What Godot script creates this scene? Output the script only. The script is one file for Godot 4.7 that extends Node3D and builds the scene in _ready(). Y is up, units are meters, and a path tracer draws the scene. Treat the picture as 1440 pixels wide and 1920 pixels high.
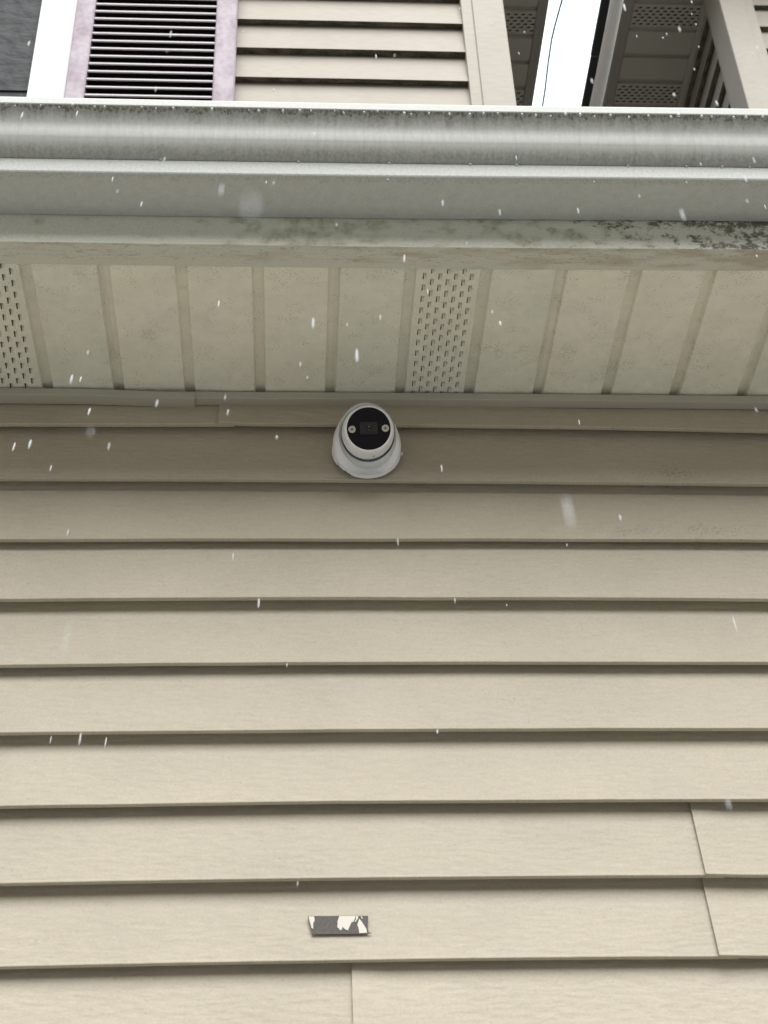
extends Node3D
# Heights below are measured from the lens, which stands EYE metres above the ground.
const EYE := 1.55
const LAP := 0.1016
const H0 := 1.3535
const LIP := 0.0127
const BACK := -0.0036
const UPPER_Z := -0.35
const SOFFIT_H := 1.5233
const ALLEY_H := 4.0

var M := {}
var taken := {}
var rng := RandomNumberGenerator.new()
var wave := noise(17, 3.1, 2)

# ------------------------------------------------------------------ helpers
func numbered(called: String) -> String:
	if not taken.has(called):
		taken[called] = 0
		return called
	taken[called] += 1
	return "%s_%03d" % [called, taken[called]]

func thing(called: String, label: String, category: String, base: Vector3, group := "") -> Node3D:
	var o := Node3D.new()
	o.name = numbered(called)
	add_child(o)
	o.position = base + Vector3(0, EYE, 0)
	o.set_meta("label", label)
	o.set_meta("category", category)
	if group != "":
		o.set_meta("group", group)
	o.set_meta("base", base)
	return o

func mesh_of(st: SurfaceTool, smooth_made := false) -> ArrayMesh:
	if not smooth_made:
		st.generate_normals()
	return st.commit()

func part(parent: Node3D, called: String, mesh: Mesh, mat: Material, label := "") -> MeshInstance3D:
	var o := MeshInstance3D.new()
	o.name = called
	o.mesh = mesh
	o.material_override = mat
	parent.add_child(o, true)
	if parent.has_meta("base"):
		o.position = -parent.get_meta("base")
	if label != "":
		o.set_meta("label", label)
	return o

func begin(smooth := false) -> SurfaceTool:
	var st := SurfaceTool.new()
	st.begin(Mesh.PRIMITIVE_TRIANGLES)
	st.set_smooth_group(0 if smooth else -1)
	return st

func tri(st: SurfaceTool, a: Vector3, b: Vector3, c: Vector3, ua := Vector2.ZERO, ub := Vector2.ZERO, uc := Vector2.ZERO) -> void:
	st.set_uv(ua); st.add_vertex(a)
	st.set_uv(ub); st.add_vertex(b)
	st.set_uv(uc); st.add_vertex(c)

func quad(st: SurfaceTool, a: Vector3, b: Vector3, c: Vector3, d: Vector3, ua := Vector2.ZERO, ub := Vector2.ZERO, uc := Vector2.ZERO, ud := Vector2.ZERO) -> void:
	tri(st, a, b, c, ua, ub, uc)
	tri(st, a, c, d, ua, uc, ud)

# a profile carried along: place(p, t) gives the point, paint(p, t, s) its texture place
func sweep(st: SurfaceTool, prof: Array, along: Array, place: Callable, paint: Callable) -> void:
	var s := 0.0
	for i in prof.size() - 1:
		var a: Vector2 = prof[i]
		var b: Vector2 = prof[i + 1]
		var s2 := s + a.distance_to(b)
		for j in along.size() - 1:
			var t: float = along[j]
			var u: float = along[j + 1]
			quad(st, place.call(a, t), place.call(a, u), place.call(b, u), place.call(b, t), paint.call(a, t, s), paint.call(a, u, s), paint.call(b, u, s2), paint.call(b, t, s2))
		s = s2

func cap(st: SurfaceTool, prof: Array, t: float, place: Callable, flip: bool) -> void:
	var pts := PackedVector2Array()
	for q in prof:
		pts.append(q)
	var ids := Geometry2D.triangulate_polygon(pts)
	for i in range(0, ids.size(), 3):
		var a: Vector3 = place.call(pts[ids[i]], t)
		var b: Vector3 = place.call(pts[ids[i + 1]], t)
		var c: Vector3 = place.call(pts[ids[i + 2]], t)
		if flip: tri(st, a, c, b)
		else: tri(st, a, b, c)

func steps(a: float, b: float, most: float) -> Array:
	var n: int = maxi(1, ceili((b - a) / most))
	var r := []
	for i in n + 1:
		r.append(lerpf(a, b, float(i) / n))
	return r

func box(st: SurfaceTool, lo: Vector3, hi: Vector3, bev := 0.0) -> void:
	# a box whose edges are chamfered by bev
	var c := (lo + hi) / 2
	var h := (hi - lo) / 2
	for ax in 3:
		for sg in [-1.0, 1.0]:
			var u := (ax + 1) % 3
			var v := (ax + 2) % 3
			var p := []
			for k in [[-1, -1], [1, -1], [1, 1], [-1, 1]]:
				var q := Vector3.ZERO
				q[ax] = sg * h[ax]
				q[u] = k[0] * (h[u] - bev)
				q[v] = k[1] * (h[v] - bev)
				p.append(c + q)
			if sg > 0: quad(st, p[3], p[2], p[1], p[0])
			else: quad(st, p[0], p[1], p[2], p[3])
	if bev <= 0: return
	for ax in 3:
		var u := (ax + 1) % 3
		var v := (ax + 2) % 3
		for k in [[-1, -1], [1, -1], [1, 1], [-1, 1]]:
			var p := []
			for e in [[-1, 0], [1, 0], [1, 1], [-1, 1]]:
				var q := Vector3.ZERO
				q[ax] = e[0] * (h[ax] - bev)
				q[u] = k[0] * (h[u] - (bev if e[1] == 1 else 0.0))
				q[v] = k[1] * (h[v] - (bev if e[1] == 0 else 0.0))
				p.append(c + q)
			if k[0] * k[1] > 0: quad(st, p[0], p[1], p[2], p[3])
			else: quad(st, p[3], p[2], p[1], p[0])
	for sx in [-1, 1]:
		for sy in [-1, 1]:
			for sz in [-1, 1]:
				var s := Vector3(sx, sy, sz)
				var a := c + s * (h - Vector3(0, bev, bev))
				var b := c + s * (h - Vector3(bev, 0, bev))
				var d := c + s * (h - Vector3(bev, bev, 0))
				if sx * sy * sz > 0: tri(st, a, d, b)
				else: tri(st, a, b, d)

func box_part(parent: Node3D, called: String, lo: Vector3, hi: Vector3, mat: Material, bev := 0.002, label := "") -> MeshInstance3D:
	var st := begin()
	box(st, lo, hi, bev)
	return part(parent, called, mesh_of(st), mat, label)

# rings of points joined into one smooth skin
func loft(st: SurfaceTool, rings: Array) -> void:
	for i in rings.size() - 1:
		var a: Array = rings[i]
		var b: Array = rings[i + 1]
		var n := a.size()
		for k in n:
			var l := (k + 1) % n
			quad(st, a[k], b[k], b[l], a[l])

func circle(c: Vector3, u: Vector3, v: Vector3, ru: float, rv: float, n := 64) -> Array:
	var r := []
	for k in n:
		var t := TAU * k / n
		r.append(c + u * (cos(t) * ru) + v * (sin(t) * rv))
	return r

func disc(st: SurfaceTool, c: Vector3, ring: Array) -> void:
	for k in ring.size():
		tri(st, c, ring[k], ring[(k + 1) % ring.size()])

func lin(r: float, g: float, b: float) -> Color:
	return Color(r, g, b).linear_to_srgb()

func noise(s: int, freq: float, octaves := 3, kind := FastNoiseLite.TYPE_SIMPLEX_SMOOTH) -> FastNoiseLite:
	var n := FastNoiseLite.new()
	n.seed = s
	n.frequency = freq
	n.noise_type = kind
	n.fractal_type = FastNoiseLite.FRACTAL_FBM
	n.fractal_octaves = octaves
	return n

func plain(c: Color, rough := 0.6, metal := 0.0) -> StandardMaterial3D:
	var m := StandardMaterial3D.new()
	m.albedo_color = c
	m.roughness = rough
	m.metallic = metal
	return m

# a computed picture: shade(x, y) in metres gives a linear colour
func picture(w: int, h: int, wm: float, hm: float, shade: Callable) -> ImageTexture:
	var data := PackedByteArray()
	data.resize(w * h * 3)
	var lut := PackedByteArray()
	lut.resize(1025)
	for i in 1025:
		var l := i / 1024.0
		lut[i] = int(clampf((12.92 * l if l < 0.0031308 else 1.055 * pow(l, 1.0 / 2.4) - 0.055), 0, 1) * 255.0 + 0.5)
	var at := 0
	for j in h:
		for i in w:
			var c: Vector3 = shade.call(wm * i / w, hm * j / h)
			data[at] = lut[int(clampf(c.x, 0, 1) * 1024)]
			data[at + 1] = lut[int(clampf(c.y, 0, 1) * 1024)]
			data[at + 2] = lut[int(clampf(c.z, 0, 1) * 1024)]
			at += 3
	var im := Image.create_from_data(w, h, false, Image.FORMAT_RGB8, data)
	return ImageTexture.create_from_image(im)

func relief(s: int, freq: float, bump: float, size := 512, octaves := 4) -> ImageTexture:
	var im := noise(s, freq, octaves).get_seamless_image(size, size)
	im.convert(Image.FORMAT_RGBA8)
	im.bump_map_to_normal_map(bump)
	return ImageTexture.create_from_image(im)

# ------------------------------------------------------------------ materials
func make_materials() -> void:
	# vinyl siding: faint horizontal grain, soft weathering patches, specks of mildew where the photograph shows them
	var grain := noise(3, 90.0, 3)
	var patch := noise(5, 6.0, 4)
	var speck := noise(8, 260.0, 2)
	var cloud := noise(12, 16.0, 3)
	var hash_grain := RandomNumberGenerator.new()
	hash_grain.seed = 99
	var vinyl := Vector3(0.502, 0.454, 0.370)
	var spots := [Vector4(0.60, 1.266, 0.075, 0.020), Vector4(0.50, 1.264, 0.05, 0.012), Vector4(0.56, 1.372, 0.06, 0.016)]
	var tex := picture(1536, 1024, 2.4, 1.6, func(x: float, y: float) -> Vector3:
		var wx := x - 1.2
		var wy := 1.6 - y
		var g := grain.get_noise_2d(wx * 0.30, wy * 1.4) * 0.05 + grain.get_noise_2d(wx * 1.6 + 40.0, wy * 2.6) * 0.06 + patch.get_noise_2d(wx * 0.7, wy) * 0.06
		var k := 1.0 + g + (hash_grain.randf() - 0.5) * 0.09
		var d := 0.0
		for s: Vector4 in spots:
			var ex := (wx - s.x) / s.z
			var ey := (wy - s.y) / s.w
			var e := ex * ex + ey * ey
			if e < 6.0:
				d = maxf(d, exp(-e))
		var sp := speck.get_noise_2d(wx * 0.55, wy)
		var m := clampf((sp + d * 0.55 - 0.66 + cloud.get_noise_2d(wx, wy) * 0.25) * 3.0, 0, 1)
		var c := vinyl * k
		c = c.lerp(Vector3(0.16, 0.148, 0.12), m * 0.5)
		return c)
	var em := noise(21, 0.14, 3).get_seamless_image(512, 1024)
	em.convert(Image.FORMAT_RGBA8)
	em.bump_map_to_normal_map(1.5)
	var emboss := ImageTexture.create_from_image(em)
	for i in 3:
		var m := StandardMaterial3D.new()
		m.albedo_texture = tex
		m.albedo_color = [Color(1, 1, 1), Color(0.982, 0.982, 0.982), Color(0.99, 0.99, 0.988)][i]
		m.roughness = 0.52
		m.metallic_specular = 0.4
		m.normal_enabled = true
		m.normal_texture = emboss
		m.normal_scale = 0.35
		M["vinyl%d" % i] = m
	# upper siding, in a darker tone than the lower wall, with algae on the undersides of its laps
	var pale := Vector3(0.375, 0.343, 0.297)
	var uptex := picture(1024, 512, 2.4, 1.2, func(x: float, y: float) -> Vector3:
		var g := grain.get_noise_2d(x * 0.25 + 9.0, y) * 0.08 + patch.get_noise_2d(x, y + 7.0) * 0.05
		return pale * (1.0 + g))
	M.pale = plain(Color.WHITE, 0.55)
	M.pale.albedo_texture = uptex
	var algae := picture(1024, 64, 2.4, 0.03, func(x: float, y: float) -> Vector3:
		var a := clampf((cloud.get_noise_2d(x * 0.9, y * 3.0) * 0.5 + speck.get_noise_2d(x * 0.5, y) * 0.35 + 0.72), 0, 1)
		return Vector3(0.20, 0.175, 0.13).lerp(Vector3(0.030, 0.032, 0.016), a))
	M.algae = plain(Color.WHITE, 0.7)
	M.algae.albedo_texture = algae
	# soffit: off-white vinyl with mildew specks, faint blotches and round smudges
	var rings := []
	for q in [[0.292, 0.10, 0.016], [0.352, 0.10, 0.020], [0.404, 0.098, 0.018], [0.466, 0.062, 0.016], [0.505, 0.066, 0.020], [0.566, 0.092, 0.016], [0.612, 0.088, 0.018], [-0.20, 0.14, 0.016], [0.105, 0.05, 0.018]]:
		rings.append(Vector3(q[0], q[1], q[2]))
	var fine := noise(31, 420.0, 2)
	var mid := noise(33, 42.0, 3)
	var soft := Vector3(0.83, 0.80, 0.69)
	var softex := picture(2048, 320, 2.4, 0.32, func(x: float, z: float) -> Vector3:
		var wx := x - 1.2
		var k := 1.0 + mid.get_noise_2d(wx, z) * 0.05 + patch.get_noise_2d(wx * 1.7 + 3.0, z * 2.0) * 0.07
		var near := 0.0
		for r: Vector3 in rings:
			var q := Vector2(wx - r.x, z - r.y).length() / r.z
			if q < 1.6:
				near = maxf(near, (0.42 if q < 1.0 else maxf(0.0, 0.42 - (q - 1.0))) * (0.75 + 0.25 * sin(q * 9.0)))
		var f := fine.get_noise_2d(wx, z)
		var edge := clampf((z - 0.245) * 6.0, 0.0, 0.16)
		var m := clampf((f - 0.55 + near * 0.5 + edge + mid.get_noise_2d(wx * 0.6 + 5.0, z * 0.6) * 0.42) * 4.0, 0, 1)
		var tint := patch.get_noise_2d(wx * 0.8 + 31.0, z)
		var c := soft * k
		c += Vector3(0.012, 0.0, -0.014) * tint
		return c.lerp(Vector3(0.17, 0.155, 0.12), m * 0.62))
	M.soffit = plain(Color.WHITE, 0.6)
	M.soffit.albedo_texture = softex
	M.soffit_grey = M.soffit.duplicate()
	M.soffit_grey.albedo_color = Color(0.972, 0.98, 0.985)
	M.slot_shade = plain(lin(0.36, 0.315, 0.235), 0.8)  # inside of the vent slots: their shade put into a darker colour
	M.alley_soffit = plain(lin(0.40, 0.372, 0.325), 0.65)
	# gutter: white aluminium under streaks of grime from the lip; shade under lip, ogee and bottom is painted in too
	var streak := noise(41, 130.0, 3)
	var streak2 := noise(43, 38.0, 2)
	var mott := noise(47, 200.0, 3)
	var gtex := picture(2048, 256, 2.4, 1.0, func(x: float, v: float) -> Vector3:
		# v runs with the profile: lip, upper ogee, belly, lower ogee, bead, bottom
		var wx := x - 1.2
		var s := streak.get_noise_2d(wx * 0.8, v * 0.012) * 0.35 + streak2.get_noise_2d(wx * 1.3, v * 0.03) * 0.5
		var mo := mott.get_noise_2d(wx, v * 0.15)
		var g := 0.21 + 0.07 * mo + 0.07 * mott.get_noise_2d(wx * 0.6, v * 0.03) + 0.05 * streak.get_noise_2d(wx, v * 0.03)
		if v < 0.112:
			g = 0.05 + 0.16 * maxf(0.0, mo)
		elif v < 0.50:
			# ragged runs of grime, deepened by painted shade under lip and ogee
			var reach := 0.068 + 0.08 * s + 0.02 * mo
			g += (0.27 + 0.10 * mo) * clampf((reach - (v - 0.112)) * 18.0 + 0.5, 0, 1)
			var rise := 0.088 + 0.04 * s + 0.02 * mo
			g += (0.27 + 0.10 * mo) * clampf((rise - (0.50 - v)) * 18.0 + 0.5, 0, 1)
			if streak2.get_noise_2d(wx * 2.3 + 60.0, 3.0) > 0.46: g += 0.07
			if v < 0.140 + 0.05 * s + 0.02 * mo: g += 0.24 + 0.4 * mo
		elif v < 0.622:
			g = 0.13 + 0.16 * mo
		else:
			g = 0.28 + 0.05 * mo + 0.07 * mott.get_noise_2d(wx * 0.25, v * 0.06)  # bottom toned down as a whole: shade in the colour besides grime
			if v < 0.66 + 0.05 * s: g += 0.07 + 0.15 * mo
			if mott.get_noise_2d(wx * 2.0 + 9.0, v * 0.25) > 0.46: g += 0.18
		g = clampf(g, 0.0, 1.0)
		return Vector3(0.62, 0.64, 0.63).lerp(Vector3(0.15, 0.145, 0.115), g))
	M.gutter = plain(Color.WHITE, 0.65)
	M.gutter.albedo_texture = gtex
	# fascia: white metal, green algae near the middle, black mildew towards the right
	var blot := noise(53, 24.0, 5)
	var ftex := picture(2048, 192, 2.4, 0.12, func(x: float, y: float) -> Vector3:
		var wx := x - 1.2
		var mo := mott.get_noise_2d(wx, y)
		var b := blot.get_noise_2d(wx, y * 1.4)
		var c := Vector3(0.73, 0.74, 0.66) * (1.0 + 0.12 * mo)
		var gr := clampf((b + 0.25 * mo + 0.62 * exp(-pow((wx - 0.02) / 0.11, 2.0)) + 0.42 * exp(-pow((wx - 0.36) / 0.18, 2.0)) - 0.28) * 1.8, 0, 1)
		gr *= 0.45 + 0.55 * clampf((streak.get_noise_2d(wx * 0.8, y * 0.4) + 0.4), 0, 1)
		c = c.lerp(Vector3(0.24, 0.26, 0.14), gr * 0.62)
		var rise := clampf((wx - 0.42) * 3.0, -0.75, 0.62)
		var bk := clampf((b * 0.9 + mo * 0.5 + blot.get_noise_2d(wx * 2.6, y * 3.0 + 5.0) * 0.7 + rise + (0.24 if y < 0.034 + 0.01 * mo else 0.0) - 0.43) * 2.2, 0, 1)
		if y > 0.076:  # the flange: tan water stains with darker tide lines
			var tide := absf(blot.get_noise_2d(wx * 0.5 + 8.0, y * 3.2))
			c = Vector3(0.60, 0.595, 0.53) * (1.0 + 0.08 * mo)
			var st := clampf((blot.get_noise_2d(wx * 0.4 + 3.0, y * 2.0) + 0.10 + (wx - 0.1) * 0.7) * 1.5 - maxf(0.0, y - 0.092) * 26.0, 0, 1)
			c = c.lerp(Vector3(0.42, 0.37, 0.285), st * 0.75)
			if tide < 0.035 and y < 0.105: c *= 0.72
			return c
		return c.lerp(Vector3(0.07, 0.072, 0.042), bk * 0.82))
	M.fascia = plain(Color.WHITE, 0.55)
	M.fascia.albedo_texture = ftex
	M.channel = plain(lin(0.46, 0.44, 0.375), 0.6)
	# shutter: plum plastic, chalked to pale mauve in blotches
	var chalk := noise(61, 10.0, 4)
	var shtex := picture(512, 512, 0.5, 0.5, func(x: float, y: float) -> Vector3:
		var k := clampf(chalk.get_noise_2d(x * 1.6, y) * 0.9 + chalk.get_noise_2d(x * 6.0, y * 5.0) * 0.4 + 0.62, 0, 1)
		return Vector3(0.34, 0.265, 0.325).lerp(Vector3(0.50, 0.45, 0.50), k))
	M.shutter = plain(Color.WHITE, 0.7)
	M.shutter.albedo_texture = shtex
	M.shutter.uv1_triplanar = true
	M.shutter.uv1_scale = Vector3(2, 2, 2)
	M.slat_nose = plain(lin(0.70, 0.66, 0.69), 0.7)
	M.gap_shade = plain(lin(0.012, 0.009, 0.011), 0.8)  # near black: the shade between the slats is put into the colour
	M.casing = plain(lin(0.80, 0.81, 0.80), 0.45)
	M.screen = plain(Color(0.10, 0.125, 0.155, 0.86), 0.6)
	M.screen.transparency = BaseMaterial3D.TRANSPARENCY_ALPHA
	M.screen.normal_enabled = true
	M.screen.normal_texture = relief(71, 0.012, 5.0, 256, 3)
	M.screen.uv1_triplanar = true
	M.screen.uv1_scale = Vector3(5, 7, 5)
	M.glass = plain(lin(0.012, 0.014, 0.017), 0.04)
	M.post = plain(Color.WHITE, 0.5)
	M.post.albedo_texture = uptex
	M.post.uv1_triplanar = true
	M.post.uv1_scale = Vector3(0.42, 0.83, 0.42)
	M.sheath = plain(lin(0.16, 0.13, 0.10), 0.9)
	M.shingle = plain(lin(0.035, 0.034, 0.036), 0.95)
	M.white_metal = plain(lin(0.74, 0.74, 0.73), 0.4)
	M.pipe = plain(lin(0.80, 0.80, 0.79), 0.4)
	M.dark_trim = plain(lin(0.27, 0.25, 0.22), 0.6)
	# the device
	M.shell = plain(lin(0.86, 0.87, 0.89), 0.33)
	M.face = plain(lin(0.003, 0.004, 0.010), 0.06)
	M.lens_box = plain(lin(0.030, 0.031, 0.034), 0.25)
	M.lens_ring = plain(lin(0.010, 0.010, 0.011), 0.3)
	M.lens_glass = plain(lin(0.008, 0.008, 0.012), 0.03)
	M.led = plain(lin(0.56, 0.53, 0.44), 0.35)
	M.led_chip = plain(lin(0.20, 0.19, 0.165), 0.4)
	M.print = plain(lin(0.02, 0.02, 0.02), 0.6)
	M.steel = plain(lin(0.72, 0.71, 0.69), 0.3)
	# tape remnant
	var tp := noise(81, 300.0, 3)
	var ttex := picture(256, 128, 0.1, 0.05, func(x: float, y: float) -> Vector3:
		return Vector3(0.062, 0.052, 0.048) * (1.0 + 0.5 * tp.get_noise_2d(x, y)))
	M.tape = plain(Color.WHITE, 0.55)
	M.tape.albedo_texture = ttex
	M.paper = plain(lin(0.70, 0.665, 0.61), 0.8)
	M.snow = plain(lin(0.66, 0.68, 0.70), 0.6)
	M.snow.backlight_enabled = true
	M.snow.backlight = Color(0.5, 0.5, 0.5)
	M.water = plain(Color(0.80, 0.83, 0.82, 0.55), 0.03)
	M.water.transparency = BaseMaterial3D.TRANSPARENCY_ALPHA
	M.cable = plain(lin(0.02, 0.025, 0.022), 0.6)
	var gn := noise(91, 2.5, 4)
	var gt := picture(512, 512, 4.0, 4.0, func(x: float, y: float) -> Vector3:
		var k := 1.0 + 0.25 * gn.get_noise_2d(x, y) + 0.2 * mott.get_noise_2d(x * 0.4, y * 0.4)
		return Vector3(0.222, 0.217, 0.198) * k)
	M.brick = plain(lin(0.17, 0.115, 0.09), 0.85)
	M.ground = plain(Color.WHITE, 0.8)
	M.ground.albedo_texture = gt
	M.ground.uv1_triplanar = true
	M.ground.uv1_scale = Vector3(0.25, 0.25, 0.25)

# ------------------------------------------------------------------ siding
# sag of the lap edges of the lower wall (millimetres at three places along it)
const SAG := {-1: [2.1, 4.6, -0.7], 0: [2.9, 2.3, -0.9], 1: [-2.9, -0.3, -0.9], 2: [-1.0, 1.5, -1.3], 3: [-2.6, 0.2, -1.5], 4: [-1.1, 1.3, -0.7], 5: [-0.9, 1.9, -0.4], 6: [0.2, 3.0, -1.0], 7: [0.5, 2.8, -1.1]}

func sag(k: int, x: float) -> float:
	if not SAG.has(k):
		return 0.001 * sin(x * 2.3 + k)
	var s: Array = SAG[k]
	var t := clampf((x + 0.38) / 1.03, -0.4, 1.4)
	var m: float = (s[0] * 2.0 * (t - 0.5) * (t - 1.0) - s[1] * 4.0 * t * (t - 1.0) + s[2] * 2.0 * t * (t - 0.5))
	return m * 0.001

# two laps in one board: courses k (upper, bent) and k + 1 (lower, hooked), from x a to b. frame: where the wall stands
# prof points: (z, height above the lap edge, lap the point follows)
func siding_board(st: SurfaceTool, b: float, proud: float, x0: float, x1: float, laps: int, sagfun: Callable, frame: Callable, top_cut := 9.0) -> void:
	var prof := []
	var which := []
	for i in laps:
		var e := b + LAP * (laps - 1 - i)
		var last := i == laps - 1
		var top := e + LAP - 0.0004
		if i == 0: top = e + LAP + 0.019
		var zt := BACK - 0.0045
		if i == 0:
			prof.append(Vector2(zt, minf(top, top_cut))); which.append(i - 1)
		var last_top: Vector2 = prof[-1]
		for q in [0.25, 0.5, 0.75]:
			prof.append(last_top.lerp(Vector2(LIP - 0.0011, e + 0.0042), q)); which.append(i)
		prof.append(Vector2(LIP - 0.0011, e + 0.0042)); which.append(i)
		prof.append(Vector2(LIP - 0.0002, e + 0.0016)); which.append(i)
		prof.append(Vector2(LIP - 0.0003, e + 0.0006)); which.append(i)
		prof.append(Vector2(LIP - 0.0014, e - 0.0002)); which.append(i)
		prof.append(Vector2(LIP - 0.0066, e - 0.0004)); which.append(i)
		prof.append(Vector2(LIP - 0.0074, e + 0.0004)); which.append(i)
		if last:
			prof.append(Vector2(LIP - 0.0076, e + 0.0150)); which.append(i)
			prof.append(Vector2(-0.0030, e + 0.0165)); which.append(i)
		else:
			prof.append(Vector2(LIP - 0.0078, e + 0.0150)); which.append(i)
			prof.append(Vector2(BACK - 0.0030, e + 0.0165)); which.append(i)
			prof.append(Vector2(BACK - 0.0042, e + 0.0150)); which.append(i)
			prof.append(Vector2(BACK - 0.0030, e - 0.0040)); which.append(i)
	var xs := steps(x0 + 0.05, x1 - 0.05, 0.09)
	xs = [x0, x0 + 0.02, x0 + 0.035] + xs + [x1 - 0.035, x1 - 0.02, x1]
	for i in prof.size() - 1:
		for j in xs.size() - 1:
			var v := []
			var uvs := []
			for q in [[i, j], [i, j + 1], [i + 1, j + 1], [i + 1, j]]:
				var p: Vector2 = prof[q[0]]
				var x: float = xs[q[1]]
				var y: float = p.y + sagfun.call(which[q[0]], x)
				var lifted := proud
				if proud > 0.0: lifted += 0.0028 * maxf(smoothstep(x0 + 0.05, x0, x), smoothstep(x1 - 0.05, x1, x))
				lifted += wave.get_noise_2d(x * 1.0, p.y * 2.2) * 0.0011
				v.append(frame.call(x, y, p.x + lifted))
				uvs.append(Vector2((x + 1.2) / 2.4, (1.6 - y + p.x * 0.5) / 1.6))
			quad(st, v[0], v[1], v[2], v[3], uvs[0], uvs[1], uvs[2], uvs[3])
	# the sawn ends
	for end in [x0, x1]:
		if proud > 0.0 and end == x0: proud += 0.0028
		for i in prof.size() - 1:
			var a: Vector2 = prof[i]
			var c: Vector2 = prof[i + 1]
			var ya: float = a.y + sagfun.call(which[i], end)
			var yc: float = c.y + sagfun.call(which[i + 1], end)
			var d := 0.0012
			var na := Vector2(-(c.y - a.y), c.x - a.x).normalized() * -d
			quad(st, frame.call(end, ya, a.x + proud), frame.call(end, yc, c.x + proud), frame.call(end, yc - na.y, c.x + proud - absf(na.x)), frame.call(end, ya - na.y, a.x + proud - absf(na.x)))

func lower_wall(house: Node3D) -> void:
	var wall := box_part(house, "wall", Vector3(-2.6, -EYE, -0.16), Vector3(3.2, 1.66, -0.020), M.sheath, 0.0, "tan lap sided lower wall under the eave")
	var at := func(x: float, y: float, z: float) -> Vector3: return Vector3(x, y, z)
	# board rows: bottom lap number, joint, and which side lies on top
	var rows := [[-1, -0.1056, 1], [1, 0.76, 1], [3, -1.30, 1], [5, 1.35, -1], [7, 0.5105, 1], [9, 0.0749, 1]]
	var n := 11
	while H0 - LAP * n > -EYE + 0.05:
		rows.append([n, fmod(n * 0.713, 2.4) - 1.1, 1])
		n += 2
	for r in rows:
		var k: int = r[0]
		var b := H0 - LAP * k
		var sf := func(i: int, x: float) -> float: return sag(k - 1 + i, x)
		var cut := 1.5235 if k == -1 else 9.0
		for side in [-1, 1]:
			var st := begin()
			var over: bool = side == r[2]
			var x0: float = -2.5 if side < 0 else (r[1] if over else r[1] - 0.025)
			var x1: float = 3.1 if side > 0 else (r[1] if over else r[1] + 0.025)
			siding_board(st, b, 0.0014 if over else 0.0, x0, x1, 1 if k == -1 else 2, sf if k != -1 else (func(i: int, x: float) -> float: return sag(-1, x)), at, cut)
			var o := part(wall, "siding_board", mesh_of(st), M["vinyl%d" % ((k + 1 + (side + 1)) / 2 % 3)])
			o.position = Vector3.ZERO

# ------------------------------------------------------------------ eave
func lift(x: float) -> float:
	return 0.0055 * smoothstep(0.1, 0.75, x)

# soffit boards: across runs over the boards, along runs with the grooves
func soffit_section(st: SurfaceTool, slot_walls: SurfaceTool, a0: float, w: float, t0: float, t1: float, vented: bool, place: Callable, rows := 7) -> void:
	var gw := 0.0084  # half a groove
	var dep := 0.0092
	var n := 6
	var along := steps(t0, t1, 0.05)
	var paint := func(p: Vector2, t: float, _s: float) -> Vector2: return Vector2((p.x + 1.2) / 2.4, t / 0.32)
	var l := a0 + gw
	var r := a0 + w - gw
	var left := [Vector2(a0, dep), Vector2(a0 + gw * 0.70, dep), Vector2(a0 + gw * 0.80, dep - 0.0007), Vector2(l - 0.0003, 0.0012), Vector2(l + 0.0002, 0.0003), Vector2(l + 0.0012, 0.0)]
	var right := []
	for q in left:
		right.push_front(Vector2(2.0 * a0 + w - q.x, q.y))
	sweep(st, left, along, place, paint)
	if not vented:
		sweep(st, [left[-1], Vector2(a0 + w * 0.3, -0.0006), Vector2(a0 + w * 0.7, -0.0006), right[0]], along, place, paint)
	else:
		var pitch := (r - l - 0.012) / rows
		var x := l + 0.006
		sweep(st, [left[-1], Vector2(x, 0)], along, place, paint)
		for c in rows:
			var sw := pitch * 0.45
			var s0 := x + (pitch - sw) / 2
			var s1 := s0 + sw
			sweep(st, [Vector2(x, 0), Vector2(s0, 0)], along, place, paint)
			sweep(st, [Vector2(s1, 0), Vector2(x + pitch, 0)], along, place, paint)
			var z := t0 + (0.003 if c % 2 == 0 else 0.0142)
			var z_last := t0
			while z < t1 - 0.012:
				sweep(st, [Vector2(s0, 0), Vector2(s1, 0)], [z_last, z], place, paint)
				var e := z + 0.0122
				# the tongue hinges at the wall end and lifts towards the outside
				var A: Vector3 = place.call(Vector2(s0 + sw * 0.35, 0.0), z)
				var B: Vector3 = place.call(Vector2(s1, 0.0), z)
				var C: Vector3 = place.call(Vector2(s1, 0.0055), e)
				var D: Vector3 = place.call(Vector2(s0 + sw * 0.2, 0.0065), e)
				quad(st, A, B, C, D)
				for q in [[s0, 0], [s1, 1]]:
					quad(slot_walls, place.call(Vector2(q[0], 0), z), place.call(Vector2(q[0], 0), e), place.call(Vector2(q[0], 0.0075), e), place.call(Vector2(q[0], 0.0075), z))
				quad(slot_walls, place.call(Vector2(s0, 0.0075), z), place.call(Vector2(s1, 0.0075), z), place.call(Vector2(s1, 0.0075), e), place.call(Vector2(s0, 0.0075), e))
				quad(slot_walls, place.call(Vector2(s0, 0), z), place.call(Vector2(s1, 0), z), place.call(Vector2(s1, 0.0075), z), place.call(Vector2(s0, 0.0075), z))
				quad(slot_walls, place.call(Vector2(s0, 0), e), place.call(Vector2(s1, 0), e), place.call(Vector2(s1, 0.0075), e), place.call(Vector2(s0, 0.0075), e))
				z_last = e
				z += 0.0225
			sweep(st, [Vector2(s0, 0), Vector2(s1, 0)], [z_last, t1], place, paint)
			x += pitch
		sweep(st, [Vector2(x, 0), right[0]], along, place, paint)
	sweep(st, right, along, place, paint)

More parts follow.
